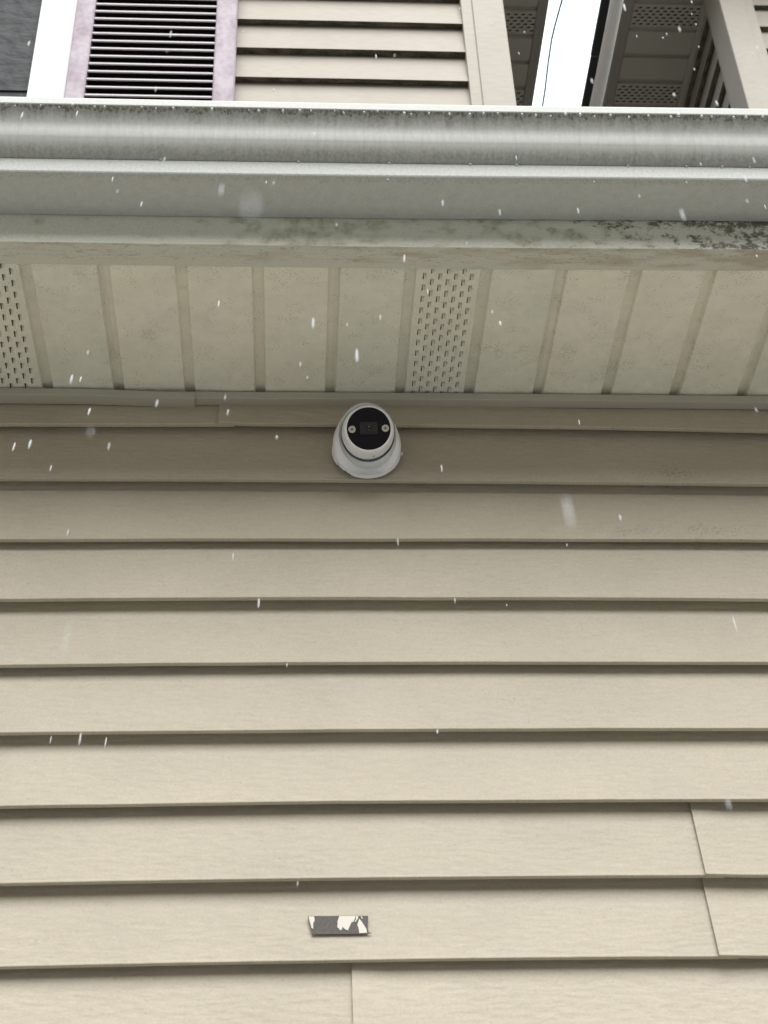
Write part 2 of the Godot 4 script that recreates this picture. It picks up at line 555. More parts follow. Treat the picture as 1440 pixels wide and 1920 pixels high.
func eave(house: Node3D) -> void:
	var w := 0.1053
	# fascia and the flange under it, one bent sheet
	var xs := steps(-2.6, 3.2, 0.12)
	var st := begin()
	var place := func(p: Vector2, x: float) -> Vector3: return Vector3(x, p.y + lift(x), p.x)
	var prof := [Vector2(0.317, 1.594), Vector2(0.317, 1.5215), Vector2(0.3178, 1.5196), Vector2(0.3178, 1.5184), Vector2(0.3165, 1.5174), Vector2(0.2785, 1.5168), Vector2(0.2775, 1.5176), Vector2(0.2775, 1.5225)]
	sweep(st, prof, xs, place, func(p: Vector2, x: float, s: float) -> Vector2: return Vector2((x + 1.2) / 2.4, s / 0.12))
	var fascia := part(house, "fascia", mesh_of(st), M.fascia, "stained white fascia board with black mildew at its right end")
	fascia.set_meta("kept", true)
	# backing so that the eave is closed
	box_part(house, "eave_frame", Vector3(-2.6, 1.5465, -0.005), Vector3(3.2, 1.60, 0.309), M.sheath, 0.0)
	# soffit
	var soff := begin()
	box(soff, Vector3(-2.58, 1.5425, 0.0), Vector3(3.18, 1.5435, 0.309))
	var soffit := part(house, "soffit", mesh_of(soff), M.sheath, "off white grooved soffit with vented strips under the eave")
	var first := -0.360 - w * 1.0  # groove left of the vented strip that the frame cuts
	var sp := func(p: Vector2, t: float) -> Vector3: return Vector3(p.x, SOFFIT_H + p.y + lift(p.x) * t / 0.28 + (0.0007 * sin(p.x * 37.0 + 1.0) if p.y < 0.001 else 0.0), t)
	for i in range(-7, 11):
		# boards of three: vented middle in every second one
		var a := first - w + i * 3.0 * w
		if a < -2.6 or a > 2.9: continue
		var b := begin()
		var d := begin()
		for s in 3:
			soffit_section(b, d, a + s * w, w, 0.001, 0.31, s == 1 and i % 2 == 0, sp)
		var o := part(soffit, "soffit_board", mesh_of(b), M.soffit if i % 2 else M.soffit_grey)
		o.position = Vector3.ZERO
		if i % 2 == 0:
			o.set_meta("label", "soffit board with a strip of vent slots")
			part(o, "vent_slots", mesh_of(d), M.slot_shade)
	# channel that carries the soffit at the wall: two lengths, the left one laid over the right and drooping at its end
	for side in 2:
		var c := begin()
		var x0: float = -2.6 if side == 0 else -0.172
		var x1: float = -0.1415 if side == 0 else 3.2
		var zz: float = 0.0208 if side == 0 else 0.0172
		var pl := func(p: Vector2, x: float) -> Vector3:
			var dy := 0.0
			if side == 0: dy = -0.0050 * smoothstep(-0.33, -0.14, x) + 0.0004
			else: dy = 0.0006 * sin(x * 5.0)
			return Vector3(x, p.y + dy, p.x)
		var cp := [Vector2(0.0, 1.5192), Vector2(zz - 0.001, 1.5192), Vector2(zz, 1.5184), Vector2(zz, 1.5068), Vector2(zz - 0.0008, 1.506), Vector2(0.0, 1.506)]
		sweep(c, cp, steps(x0, x1, 0.03), pl, func(_p: Vector2, _x: float, _s: float) -> Vector2: return Vector2.ZERO)
		cap(c, cp, x1, pl, false)
		cap(c, cp, x0, pl, true)
		part(house, "soffit_channel", mesh_of(c), M.channel)

func gutter() -> void:
	var g := thing("gutter", "grimy white metal rain gutter with wet lip along the eave", "gutter", Vector3(0.3, 1.5697, 0.36))
	var pts := [Vector2(0.4190, 1.6590), Vector2(0.4225, 1.6672), Vector2(0.4275, 1.6692), Vector2(0.4350, 1.6693), Vector2(0.4368, 1.6680), Vector2(0.4372, 1.6660), Vector2(0.4372, 1.6556), Vector2(0.4362, 1.6540),
		Vector2(0.4335, 1.6535), Vector2(0.4300, 1.6510), Vector2(0.4265, 1.6474), Vector2(0.4232, 1.6430), Vector2(0.4202, 1.6385), Vector2(0.4189, 1.6335), Vector2(0.4185, 1.6270), Vector2(0.4180, 1.6192), Vector2(0.4164, 1.6152), Vector2(0.4140, 1.6105), Vector2(0.4108, 1.6060), Vector2(0.4066, 1.6022), Vector2(0.4018, 1.5992), Vector2(0.3970, 1.5970), Vector2(0.3918, 1.5958),
		Vector2(0.3944, 1.5955), Vector2(0.3950, 1.5945), Vector2(0.3949, 1.5732), Vector2(0.3942, 1.5712), Vector2(0.3922, 1.5700), Vector2(0.3650, 1.5693), Vector2(0.3400, 1.5695), Vector2(0.3205, 1.5702), Vector2(0.3185, 1.5716), Vector2(0.3182, 1.6690), Vector2(0.3190, 1.6690)]
	var total := 0.0
	for i in range(2, 29): total += pts[i].distance_to(pts[i + 1])
	var head: float = pts[0].distance_to(pts[1]) + pts[1].distance_to(pts[2])
	var st := begin()
	var xs := steps(-2.6, 3.2, 0.1)
	var place := func(p: Vector2, x: float) -> Vector3: return Vector3(x, p.y + lift(x) + 0.0008 * sin(x * 4.1), p.x + 0.0007 * sin(x * 3.0 + p.y * 40.0))
	# the ogee in smooth groups so that its bends stay soft and its folds crisp
	var spans := [[0, 5], [5, 6], [6, 8], [8, 16], [16, 22], [22, 24], [24, 25], [25, 27], [27, 33]]
	var s := 0.0
	var lens := [0.0]
	for i in pts.size() - 1:
		lens.append(lens[-1] + pts[i].distance_to(pts[i + 1]))
	for k in spans.size():
		st.set_smooth_group(k + 1)
		for i in range(spans[k][0], spans[k][1]):
			for j in xs.size() - 1:
				var x: float = xs[j]
				var x2: float = xs[j + 1]
				var v0: float = (lens[i] - head) / total * 0.88
				var v1: float = (lens[i + 1] - head) / total * 0.88
				quad(st, place.call(pts[i], x), place.call(pts[i], x2), place.call(pts[i + 1], x2), place.call(pts[i + 1], x), Vector2((x + 1.2) / 2.4, v0), Vector2((x2 + 1.2) / 2.4, v0), Vector2((x2 + 1.2) / 2.4, v1), Vector2((x + 1.2) / 2.4, v1))
	part(g, "trough", mesh_of(st), M.gutter)
	for x in [-1.9, -1.2, -0.55, 0.1, 0.75, 1.4, 2.1, 2.8]:
		box_part(g, "hanger", Vector3(x, 1.661 + lift(x), 0.3192), Vector3(x + 0.025, 1.6625 + lift(x), 0.4265), M.white_metal, 0.0)

# ------------------------------------------------------------------ upper storey
func upper_house(house: Node3D) -> void:
	# pent roof between gutter and upper wall
	var st := begin()
	var rp := [Vector2(0.345, 1.672), Vector2(-0.95, 2.10), Vector2(-0.95, 2.06), Vector2(-0.02, 1.655), Vector2(0.31, 1.605), Vector2(0.345, 1.664)]
	var place := func(p: Vector2, x: float) -> Vector3: return Vector3(x, p.y + lift(x), p.x)
	rp.append(rp[0])
	sweep(st, rp, [-2.6, -0.5, 0.5, 1.5, 3.2], place, func(_p: Vector2, _x: float, _s: float) -> Vector2: return Vector2.ZERO)
	part(house, "pent_roof", mesh_of(st), M.shingle)
	# front wall of the upper storey
	var wall := box_part(house, "upper_wall", Vector3(-2.6, 2.0, -3.2), Vector3(0.468, ALLEY_H + 0.05, UPPER_Z - 0.012), M.sheath, 0.0, "pale tan siding of the upper storey above the gutter")
	var at := func(x: float, y: float, z: float) -> Vector3: return Vector3(x, y, z + UPPER_Z)
	var flat := func(_i: int, x: float) -> float: return 0.0006 * sin(x * 7.0)
	for r in 10:
		var b := 2.7235 + LAP * 2.0 * (r - 3)
		if b > ALLEY_H - 0.1: break
		for q in [[-2.5, -1.40], [-0.52, 0.3925]]:
			upper_board(wall, b, q[0], q[1], at, flat)
	# side wall towards the alley
	var side := func(x: float, y: float, z: float) -> Vector3: return Vector3(0.468 + z + 0.004, y, -x)
	for r in 10:
		var b := 2.7235 + LAP * 2.0 * (r - 3)
		if b > ALLEY_H - 0.1: break
		upper_board(wall, b, 0.44, 3.1, side, flat)
	# outside corner post: a wide flat, a step and a narrow flange
	var pp := [Vector2(0.386, -0.362), Vector2(0.386, -0.3340), Vector2(0.3868, -0.3330), Vector2(0.4098, -0.3330), Vector2(0.4106, -0.3322), Vector2(0.4114, -0.3300), Vector2(0.4124, -0.3292), Vector2(0.4800, -0.3292), Vector2(0.4822, -0.3300), Vector2(0.4830, -0.3322), Vector2(0.4830, -0.4000), Vector2(0.4820, -0.4012), Vector2(0.4792, -0.4020), Vector2(0.4792, -0.4260), Vector2(0.4700, -0.4260)]
	corner_post(house, pp, 2.0, ALLEY_H)
	window(house)
	alley_eave(house, 0.4865, 0.7500, 0.7830, 1.0, -0.0211)

func upper_board(wall: Node3D, b: float, x0: float, x1: float, at: Callable, flat: Callable) -> void:
	var prof := []
	var dark := []
	for i in 2:
		var e := b + LAP * (1 - i)
		if i == 0: prof.append(Vector2(BACK - 0.001, e + LAP + 0.01))
		for q in [Vector2(LIP - 0.0011, e + 0.0042), Vector2(LIP - 0.0002, e + 0.0016), Vector2(LIP - 0.0004, e + 0.0004)]: prof.append(q)
		var under := [Vector2(LIP - 0.0004, e + 0.0004), Vector2(LIP - 0.0015, e - 0.0003), Vector2(0.0012 if i == 1 else -0.0015, e - 0.0014)]
		if i == 1: under += [Vector2(0.0008, e), Vector2(0.0008, e + 0.012)]
		else: under += [Vector2(BACK, e - 0.003)]
		dark.append(under)
		if i == 0:
			var st0 := begin()
			sweep(st0, prof, steps(x0, x1, 0.3), func(p: Vector2, x: float) -> Vector3: return at.call(x, p.y + flat.call(0, x), p.x), func(p: Vector2, x: float, _s: float) -> Vector2: return Vector2(x / 2.4, p.y / 1.2))
			prof = [Vector2(BACK, e - 0.003)]
			var stb := st0
			dark.append(stb)
	var st: SurfaceTool = dark[1]
	sweep(st, prof, steps(x0, x1, 0.3), func(p: Vector2, x: float) -> Vector3: return at.call(x, p.y + flat.call(0, x), p.x), func(p: Vector2, x: float, _s: float) -> Vector2: return Vector2(x / 2.4, p.y / 1.2))
	var board := part(wall, "siding_board", mesh_of(st), M.pale)
	board.position = Vector3.ZERO
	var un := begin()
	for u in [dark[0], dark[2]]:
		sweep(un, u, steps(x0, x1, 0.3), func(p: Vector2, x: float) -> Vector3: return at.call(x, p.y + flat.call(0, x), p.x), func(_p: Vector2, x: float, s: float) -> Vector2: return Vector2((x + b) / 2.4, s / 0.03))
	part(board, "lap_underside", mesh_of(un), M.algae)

func corner_post(parent: Node3D, pp: Array, y0: float, y1: float) -> void:
	var st := begin()
	sweep(st, pp, [y1, y0], func(p: Vector2, t: float) -> Vector3: return Vector3(p.x, t, p.y), func(p: Vector2, t: float, _s: float) -> Vector2: return Vector2(p.x + p.y, t))
	part(parent, "corner_post", mesh_of(st), M.post)

func window(house: Node3D) -> void:
	var y0 := 2.30
	var y1 := 3.60
	var z0 := UPPER_Z - 0.015
	var frame := Node3D.new()
	frame.name = "window"
	house.add_child(frame, true)
	frame.position = -house.get_meta("base")
	frame.set_meta("label", "white cased window with dark insect screen beside the shutter")
	# casing: wide flat, two fine beads and an outer edge, on each side
	for sd in [[-0.4725, -1.0], [-1.3875, 1.0]]:
		var st := begin()
		var e: float = sd[0]
		var s: float = sd[1]
		var pr := [Vector2(e, z0), Vector2(e, -0.3300), Vector2(e + s * 0.008, -0.3285), Vector2(e + s * 0.016, -0.3285), Vector2(e + s * 0.0175, -0.3300), Vector2(e + s * 0.0195, -0.3300), Vector2(e + s * 0.021, -0.3280), Vector2(e + s * 0.0265, -0.3280), Vector2(e + s * 0.028, -0.3295), Vector2(e + s * 0.030, -0.3295), Vector2(e + s * 0.0315, -0.3270), Vector2(e + s * 0.078, -0.3270), Vector2(e + s * 0.0795, -0.3285), Vector2(e + s * 0.0795, z0)]
		sweep(st, pr, [y0, y1], func(p: Vector2, t: float) -> Vector3: return Vector3(p.x, t, p.y), func(p: Vector2, t: float, _s: float) -> Vector2: return Vector2(p.x, t))
		part(frame, "casing", mesh_of(st), M.casing)
	box_part(frame, "sill", Vector3(-1.3875, y0 - 0.06, z0), Vector3(-0.4725, y0, -0.3275), M.casing)
	box_part(frame, "head", Vector3(-1.3875, y1, z0), Vector3(-0.4725, y1 + 0.07, -0.3275), M.casing)
	var gl := begin()
	box(gl, Vector3(-1.306, y0, z0 + 0.002), Vector3(-0.554, y1, z0 + 0.005))
	part(frame, "pane", mesh_of(gl), M.glass)
	var sc := begin()
	box(sc, Vector3(-1.306, y0, z0 + 0.0178), Vector3(-0.554, y1, z0 + 0.0188))
	part(frame, "insect_screen", mesh_of(sc), M.screen)
	var ra := begin()
	box(ra, Vector3(-1.306, 2.668, z0 + 0.0195), Vector3(-0.554, 2.680, z0 + 0.0225), 0.001)
	part(frame, "screen_rail", mesh_of(ra), M.screen)

func shutter() -> void:
	var s := thing("shutter", "faded mauve louvred shutter beside the window above the gutter", "shutter", Vector3(-0.295, 2.32, UPPER_Z))
	var z0 := UPPER_Z + 0.0135
	var z1 := z0 + 0.030
	var y0 := 2.32
	var y1 := 3.58
	box_part(s, "stile", Vector3(-0.4705, y0, z0), Vector3(-0.4295, y1, z1), M.shutter, 0.003)
	box_part(s, "stile", Vector3(-0.1640, y0, z0), Vector3(-0.1185, y1, z1), M.shutter, 0.003)
	box_part(s, "rail", Vector3(-0.4295, y0, z0 + 0.0005), Vector3(-0.1640, y0 + 0.07, z1 - 0.0015), M.shutter, 0.002)
	box_part(s, "rail", Vector3(-0.4295, y1 - 0.07, z0 + 0.0005), Vector3(-0.1640, y1, z1 - 0.0015), M.shutter, 0.002)
	box_part(s, "back_panel", Vector3(-0.4290, y0 + 0.0705, z0 + 0.0005), Vector3(-0.1645, y1 - 0.0705, z0 + 0.002), M.gap_shade, 0.0)
	var nose := begin()
	box(nose, Vector3(-0.4293, -0.0034, -0.004), Vector3(-0.1642, 0.0030, 0.0), 0.0012)
	var nm := mesh_of(nose)
	var bl := begin()
	var bp := [Vector2(-0.003, 0.002), Vector2(-0.003, -0.002), Vector2(-0.0245, 0.0125), Vector2(-0.0245, 0.0145), Vector2(-0.003, 0.002)]
	sweep(bl, bp, [-0.4293, -0.1642], func(p: Vector2, x: float) -> Vector3: return Vector3(x, p.y, p.x), func(_p: Vector2, _x: float, _s: float) -> Vector2: return Vector2.ZERO)
	var bm := mesh_of(bl)
	var y := 2.6718 - 0.02605 * 9.0
	while y < y1 - 0.085:
		if y > y0 + 0.08:
			var o := part(s, "slat", nm, M.slat_nose)
			o.position += Vector3(0, y, z1 - 0.0035)
			part(o, "blade", bm, M.gap_shade)
		y += 0.02605

# eave over the alley: soffit from the wall to the fascia, running back from the street
func alley_eave(house: Node3D, wx: float, inner: float, outer: float, dir: float, offset: float) -> void:
	var z_front := -0.38 if dir > 0 else -0.80
	var z_back := -3.2
	var lo := minf(wx, inner)
	var hi := maxf(wx, inner)
	var plate := begin()
	box(plate, Vector3(lo, ALLEY_H + 0.012, z_back), Vector3(hi, ALLEY_H + 0.03, z_front))
	var base := part(house, "alley_soffit", mesh_of(plate), M.sheath)
	var w := 0.0985
	var n := int((z_front - z_back) / (w * 3.0))
	var place := func(p: Vector2, t: float) -> Vector3: return Vector3(t, ALLEY_H + p.y, p.x)
	for i in range(-1, n):
		var st := begin()
		var d := begin()
		var a := z_front - offset - (i + 1) * w * 3.0
		if a + w * 3.0 > z_front + 0.12: continue
		for s in 3:
			soffit_section(st, d, a + s * w, w, lo, hi, s == 1, place, 6)
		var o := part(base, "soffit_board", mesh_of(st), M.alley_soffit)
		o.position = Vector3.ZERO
		part(o, "vent_slots", mesh_of(d), M.gap_shade)  # slot insides painted near black for the shade in them
	var f0 := minf(inner, outer)
	var f1 := maxf(inner, outer)
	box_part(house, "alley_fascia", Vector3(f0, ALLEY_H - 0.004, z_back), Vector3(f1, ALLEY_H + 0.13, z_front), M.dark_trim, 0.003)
	# channel at the wall
	box_part(house, "soffit_channel", Vector3(wx - 0.012, ALLEY_H - 0.010, z_back), Vector3(wx + 0.012, ALLEY_H - 0.001, z_front - 0.1), M.alley_soffit, 0.001)

func neighbour() -> void:
	var h := thing("neighbour_house", "tan sided neighbouring house across the narrow gap at upper right", "house", Vector3(2.2, -EYE, -2.0))
	var fz := -0.905
	var wall := box_part(h, "wall", Vector3(1.282, -EYE, -3.2), Vector3(3.2, ALLEY_H + 0.02, fz - 0.012), M.sheath, 0.0)
	var front := func(x: float, y: float, z: float) -> Vector3: return Vector3(x, y, z + fz)
	var side := func(x: float, y: float, z: float) -> Vector3: return Vector3(1.278 - z, y, x)
	var flat := func(_i: int, _x: float) -> float: return 0.0
	for r in 10:
		var b := 3.8225 - LAP * 2.0 * r
		if b < 2.1: break
		upper_board(wall, b, 1.350, 3.1, front, flat)
		upper_board(wall, b + 0.03, -3.1, fz - 0.06, side, flat)
	var x := 1.2455
	var pp := [Vector2(1.284, -0.998), Vector2(x + 0.006, -0.998), Vector2(x + 0.004, -0.985), Vector2(x, -0.975), Vector2(x, -0.8795), Vector2(x + 0.0008, -0.8765), Vector2(x + 0.003, -0.8755), Vector2(x + 0.070, -0.8755), Vector2(x + 0.071, -0.8765), Vector2(x + 0.072, -0.8805), Vector2(x + 0.073, -0.8815), Vector2(x + 0.100, -0.8815), Vector2(x + 0.101, -0.8825), Vector2(x + 0.101, -0.91)]
	var st := begin()
	sweep(st, pp, [2.0, ALLEY_H], func(p: Vector2, t: float) -> Vector3: return Vector3(p.x, t, p.y), func(p: Vector2, t: float, _s: float) -> Vector2: return Vector2(p.x + p.y, t))
	part(h, "corner_post", mesh_of(st), M.post)
	alley_eave(h, 1.268, 1.047, 1.012, -1.0, 0.1155)
	# ragged dark roof edge above the eave
	var sh := begin()
	rng.seed = 77
	var z := -3.2
	while z < -0.95:
		var l := 0.28 + rng.randf() * 0.06
		var o := rng.randf_range(-0.004, 0.006)
		box(sh, Vector3(0.968 + o, ALLEY_H + 0.10, z), Vector3(1.60, ALLEY_H + 0.112 + rng.randf() * 0.004, z + l - 0.004), 0.002)
		z += l
	part(h, "roof_edge", mesh_of(sh), M.shingle, "black ragged shingle edge against the white sky")
	# drain pipe slung through the gap between the houses
	var gt := thing("drain_pipe", "slim whitish drain pipe running through the gap between the houses", "pipe", Vector3(0.793, 3.2, -1.7))
	var tube := begin(true)
	var rings := []
	for k in 24:
		var zz := lerpf(-3.2, -0.30, k / 23.0)
		rings.append(circle(Vector3(0.7925 + 0.0008 * sin(k * 1.3), 3.2, zz), Vector3.RIGHT, Vector3.UP, 0.0160, 0.0160, 20))
	loft(tube, rings)
	part(gt, "pipe", mesh_of(tube), M.pipe)
	for zc in [-2.6, -1.5]:
		box_part(gt, "bracket", Vector3(0.484, 3.2162, zc), Vector3(0.812, 3.2195, zc + 0.02), M.dark_trim, 0.0005)

func cable() -> void:
	var c := thing("overhead_cable", "thin dark cable crossing the white sky between the two houses", "cable", Vector3(0.938, 4.6, -1.6))
	var pts := [Vector3(0.99, 4.615, -1.1), Vector3(0.946, 4.6, -1.431), Vector3(0.936, 4.6, -1.534), Vector3(0.9321, 4.6, -1.597), Vector3(0.9339, 4.6, -1.70), Vector3(0.9388, 4.6, -1.8165), Vector3(0.9394, 4.6, -1.89), Vector3(0.95, 4.61, -2.6), Vector3(0.99, 4.66, -3.4)]
	var curve := Curve3D.new()
	for i in pts.size():
		var t := Vector3.ZERO
		if i > 0 and i < pts.size() - 1: t = (pts[i + 1] - pts[i - 1]) * 0.15
		curve.add_point(pts[i], -t, t)
	var st := begin(true)
	var rings := []
	for p in curve.tessellate(4, 3):
		rings.append(circle(p, Vector3.RIGHT, Vector3.UP, 0.0038, 0.0038, 8))
	loft(st, rings)
	part(c, "wire", mesh_of(st), M.cable)

# ------------------------------------------------------------------ the device on the wall
func security_camera() -> void:
	var B := Vector3(0.1125, 1.4064, 0.0147)
	var t := thing("security_camera", "white round turret security camera on the siding under the eave", "camera", B)
	var v := Vector3(-0.0509, -0.6359, 0.7701).normalized()
	var up := (Vector3.UP - v * v.y).normalized()
	var rt := up.cross(v).normalized()
	var N := 96
	# mounting base: a shallow round skirt with a fine seam
	var st := begin(true)
	var X := Vector3.RIGHT
	var Y := Vector3.UP
	var Z := Vector3.BACK
	var rings := []
	for q in [[0.0485, 0.0], [0.0502, 0.0002], [0.0507, 0.001], [0.0503, 0.0052], [0.0497, 0.0060], [0.0470, 0.0062]]:
		var rg := circle(B + Z * q[1], X, Y, q[0], q[0], N)
		if q[1] < 0.002:  # a slot is let into the rim at the lower left
			for k in N:
				var an := TAU * k / N
				if an > 3.72 and an < 4.22: rg[k] += Z * 0.0030
		rings.append(rg)
	loft(st, rings)
	disc(st, B, circle(B, Y, X, 0.0485, 0.0485, N))
	part(t, "base", mesh_of(st), M.shell)
	# cover: from the round base to a slanted oval rim that faces down and out
	var rimc := B + Z * 0.0358
	var low := circle(B + Z * 0.0078, X, Y, 0.0494, 0.0494, N)
	var rim := []
	for k in N:
		var a := TAU * k / N
		rim.append(rimc + X * (cos(a) * 0.0418) + up * (sin(a) * 0.0488) + v * (0.0018 * cos(2.0 * a)))
	var ballc := B + Z * 0.0440 + Vector3(0.0003, 0.0, 0)
	var inner := []
	var deep := []
	for k in N:
		var a := TAU * k / N
		inner.append(ballc + rt * (cos(a) * 0.0392) + up * (sin(a) * 0.0404 - 0.0024 * (0.5 - 0.5 * sin(a))) - v * (0.0015 + 0.0115 * (0.5 - 0.5 * sin(a))))
		deep.append(ballc + rt * (cos(a) * 0.0398) + up * (sin(a) * 0.0402) - v * 0.022)
	var cov := begin(true)
	var rr := [circle(B + Z * 0.0068, X, Y, 0.0470, 0.0470, N), circle(B + Z * 0.0070, X, Y, 0.0490, 0.0490, N), low]
	for s in [0.12, 0.3, 0.5, 0.7, 0.86, 0.95]:
		var ring := []
		for k in N:
			var p: Vector3 = low[k].lerp(rim[k], s)
			var out: Vector3 = (low[k] - B) * Vector3(1, 1, 0)
			p += out.normalized() * (0.0034 * sin(s * PI)) * (1.0 if s < 0.9 else 0.8)
			ring.append(p)
		rr.append(ring)
	var lipo := []
	var lipi := []
	for k in N:
		lipo.append(rim[k].lerp(inner[k], 0.09) + v * 0.0022)
		lipi.append(rim[k].lerp(inner[k], 0.26) - v * 0.0012)
	rr.append(rim); rr.append(lipo)
	cov.set_smooth_group(1)
	loft(cov, rr)
	cov.set_smooth_group(2)
	loft(cov, [lipo, lipi, inner])
	cov.set_smooth_group(3)
	loft(cov, [inner, deep])
	var cover := part(t, "cover", mesh_of(cov), M.shell)
	# lock marks printed on the skirt, a badge and a screw on the right side
	var ic := begin()
	icon_unlock(ic, B)
	part(cover, "lock_marks", mesh_of(ic), M.print)
	var bd := begin()
	for k in 3:
		var a := 0.10 + 0.045 * k
		var p := B + Vector3(cos(a) * 0.0483, sin(a) * 0.0483 + 0.0015, 0.0175)
		var n := Vector3(cos(a), sin(a), 0.25).normalized()
		var e := n.cross(Z).normalized()
		var f := e.cross(n).normalized()
		p += n * 0.0032
		quad(bd, p - e * 0.001 - f * 0.002, p + e * 0.001 - f * 0.0028, p + e * 0.001 + f * 0.002, p - e * 0.0008 + f * 0.0028)
	part(cover, "badge", mesh_of(bd), M.print)
	var sc := begin(true)
	var sp := B + Vector3(0.0500, -0.0065, 0.0040)
	loft(sc, [circle(sp, Y, Z, 0.0026, 0.0026, 16), circle(sp + X * 0.0022, Y, Z, 0.0026, 0.0026, 16), circle(sp + X * 0.0028, Y, Z, 0.0018, 0.0018, 16), circle(sp + X * 0.0028, Y, Z, 0.0001, 0.0001, 16)])
	part(t, "screw", mesh_of(sc), M.steel)
	# eyeball
	var fn := (v + up * 0.235 + rt * 0.06).normalized()
	var fu := (up - fn * up.dot(fn)).normalized()
	var fr := fu.cross(fn).normalized()
	var ball := begin(true)
	var br := []
	for q in [[0.0312, 0.0252], [0.0315, 0.0262], [0.0322, 0.0266], [0.0334, 0.0264], [0.0342, 0.0254], [0.0356, 0.0215], [0.0370, 0.0150], [0.0379, 0.0070], [0.0380, -0.002], [0.0372, -0.010], [0.0345, -0.018]]:
		br.append(circle(ballc + fn * q[1], fr, fu, q[0], q[0], N))
	br.reverse()
	loft(ball, br)
	var eye := part(t, "eyeball", mesh_of(ball), M.shell)
	var nt := begin()
	for q in [[-0.0005, -0.0365, 0.0009], [0.0062, -0.0378, 0.0016]]:
		var p: Vector3 = ballc + fr * q[0] + fu * q[1] + fn * 0.0125
		var e: float = q[2]
		quad(nt, p - fr * e - fn * e, p - fr * e + fn * e, p + fr * e + fn * e, p + fr * e - fn * e)
	part(eye, "notch", mesh_of(nt), M.print)
	# black front glass with the lens window and two lamps
	var fc := ballc + fn * 0.0254
	var face := begin()
	var ring := circle(fc, fu, fr, 0.0314, 0.0314, N)
	disc(face, fc, ring)
	var fp := part(t, "front_glass", mesh_of(face), M.face)
	var wc := fc + fn * 0.0002 + fu * 0.0006
	var w := begin()
	slab(w, wc, fr, fu, fn, 0.0127, 0.0086, 0.0012, 0.0014)
	var win := part(t, "lens_window", mesh_of(w), M.lens_box)
	var sh := begin()
	slab(sh, wc - fu * 0.0095, fr, fu, fn, 0.0122, 0.0006, 0.0022, 0.0004)
	part(win, "shade_ledge", mesh_of(sh), M.lens_ring)
	var lr := begin(true)
	var lc := wc + fn * 0.0012
	loft(lr, [circle(lc + fn * 0.0004, fu, fr, 0.0028, 0.0028, 40), circle(lc + fn * 0.0011, fu, fr, 0.0036, 0.0036, 40), circle(lc + fn * 0.0011, fu, fr, 0.0050, 0.0050, 40), circle(lc, fu, fr, 0.0056, 0.0056, 40)])
	part(win, "lens_ring", mesh_of(lr), M.lens_ring)
	var lg := begin(true)
	loft(lg, [circle(lc + fn * 0.0014, fu, fr, 0.00005, 0.00005, 24), circle(lc + fn * 0.0012, fu, fr, 0.0012, 0.0012, 24), circle(lc + fn * 0.0005, fu, fr, 0.0028, 0.0028, 24)])
	part(win, "lens", mesh_of(lg), M.lens_glass)
	for s in [-1.0, 1.0]:
		var c: Vector3 = fc + fr * (s * 0.0238) - fu * 0.0004 + fn * 0.0002
		var l := begin(true)
		loft(l, [circle(c + fn * 0.0002, fu, fr, 0.0020, 0.0020, 32), circle(c + fn * 0.0012, fu, fr, 0.0036, 0.0036, 32), circle(c + fn * 0.0012, fu, fr, 0.0048, 0.0048, 32), circle(c, fu, fr, 0.0053, 0.0053, 32)])
		var led := part(t, "infrared_lamp", mesh_of(l), M.led)
		var ch := begin()
		disc(ch, c + fn * 0.0003, circle(c + fn * 0.0003, fu, fr, 0.0024, 0.0024, 20))
		part(led, "chip", mesh_of(ch), M.led_chip)

func slab(st: SurfaceTool, c: Vector3, u: Vector3, v: Vector3, n: Vector3, hu: float, hv: float, h: float, r: float) -> void:
	var ring := []
	for q in [[1, 1, 0.0], [-1, 1, PI / 2], [-1, -1, PI], [1, -1, PI * 1.5]]:
		for k in 5:
			var a: float = q[2] + k * PI / 8.0
			ring.append(c + u * (q[0] * (hu - r) + cos(a) * r) + v * (q[1] * (hv - r) + sin(a) * r))
	ring.reverse()
	var top := []
	for p in ring: top.append(p + n * h)
	loft(st, [top, ring])
	disc(st, c + n * h, top)

func icon_unlock(st: SurfaceTool, B: Vector3) -> void:
	# open padlock, a dashed arrow and a closed padlock round the lower left of the skirt
	var at := func(a: float, dx: float, dz: float) -> Vector3:
		var b := a + dx / 0.0507
		return B + Vector3(cos(b) * 0.0508, sin(b) * 0.0508, 0.0034 + dz)
	for q in [[3.73, 1.0], [4.05, 0.0]]:
		var a: float = q[0]
		quad(st, at.call(a, -0.0017, -0.0020), at.call(a, 0.0017, -0.0020), at.call(a, 0.0017, 0.0006), at.call(a, -0.0017, 0.0006))
		var sh: float = -0.0014 * q[1]
		quad(st, at.call(a, -0.0014 + sh, 0.0006), at.call(a, -0.0009 + sh, 0.0006), at.call(a, -0.0009 + sh, 0.0024), at.call(a, -0.0014 + sh, 0.0024))
		quad(st, at.call(a, -0.0014 + sh, 0.0019), at.call(a, 0.0014 + sh, 0.0019), at.call(a, 0.0014 + sh, 0.0024), at.call(a, -0.0014 + sh, 0.0024))
		if q[1] < 0.5: quad(st, at.call(a, 0.0009, 0.0006), at.call(a, 0.0014, 0.0006), at.call(a, 0.0014, 0.0024), at.call(a, 0.0009, 0.0024))
	for k in 4:
		var a := 3.815 + k * 0.048
		quad(st, at.call(a, -0.0007, -0.0004), at.call(a, 0.0007, -0.0004), at.call(a, 0.0007, 0.0002), at.call(a, -0.0007, 0.0002))

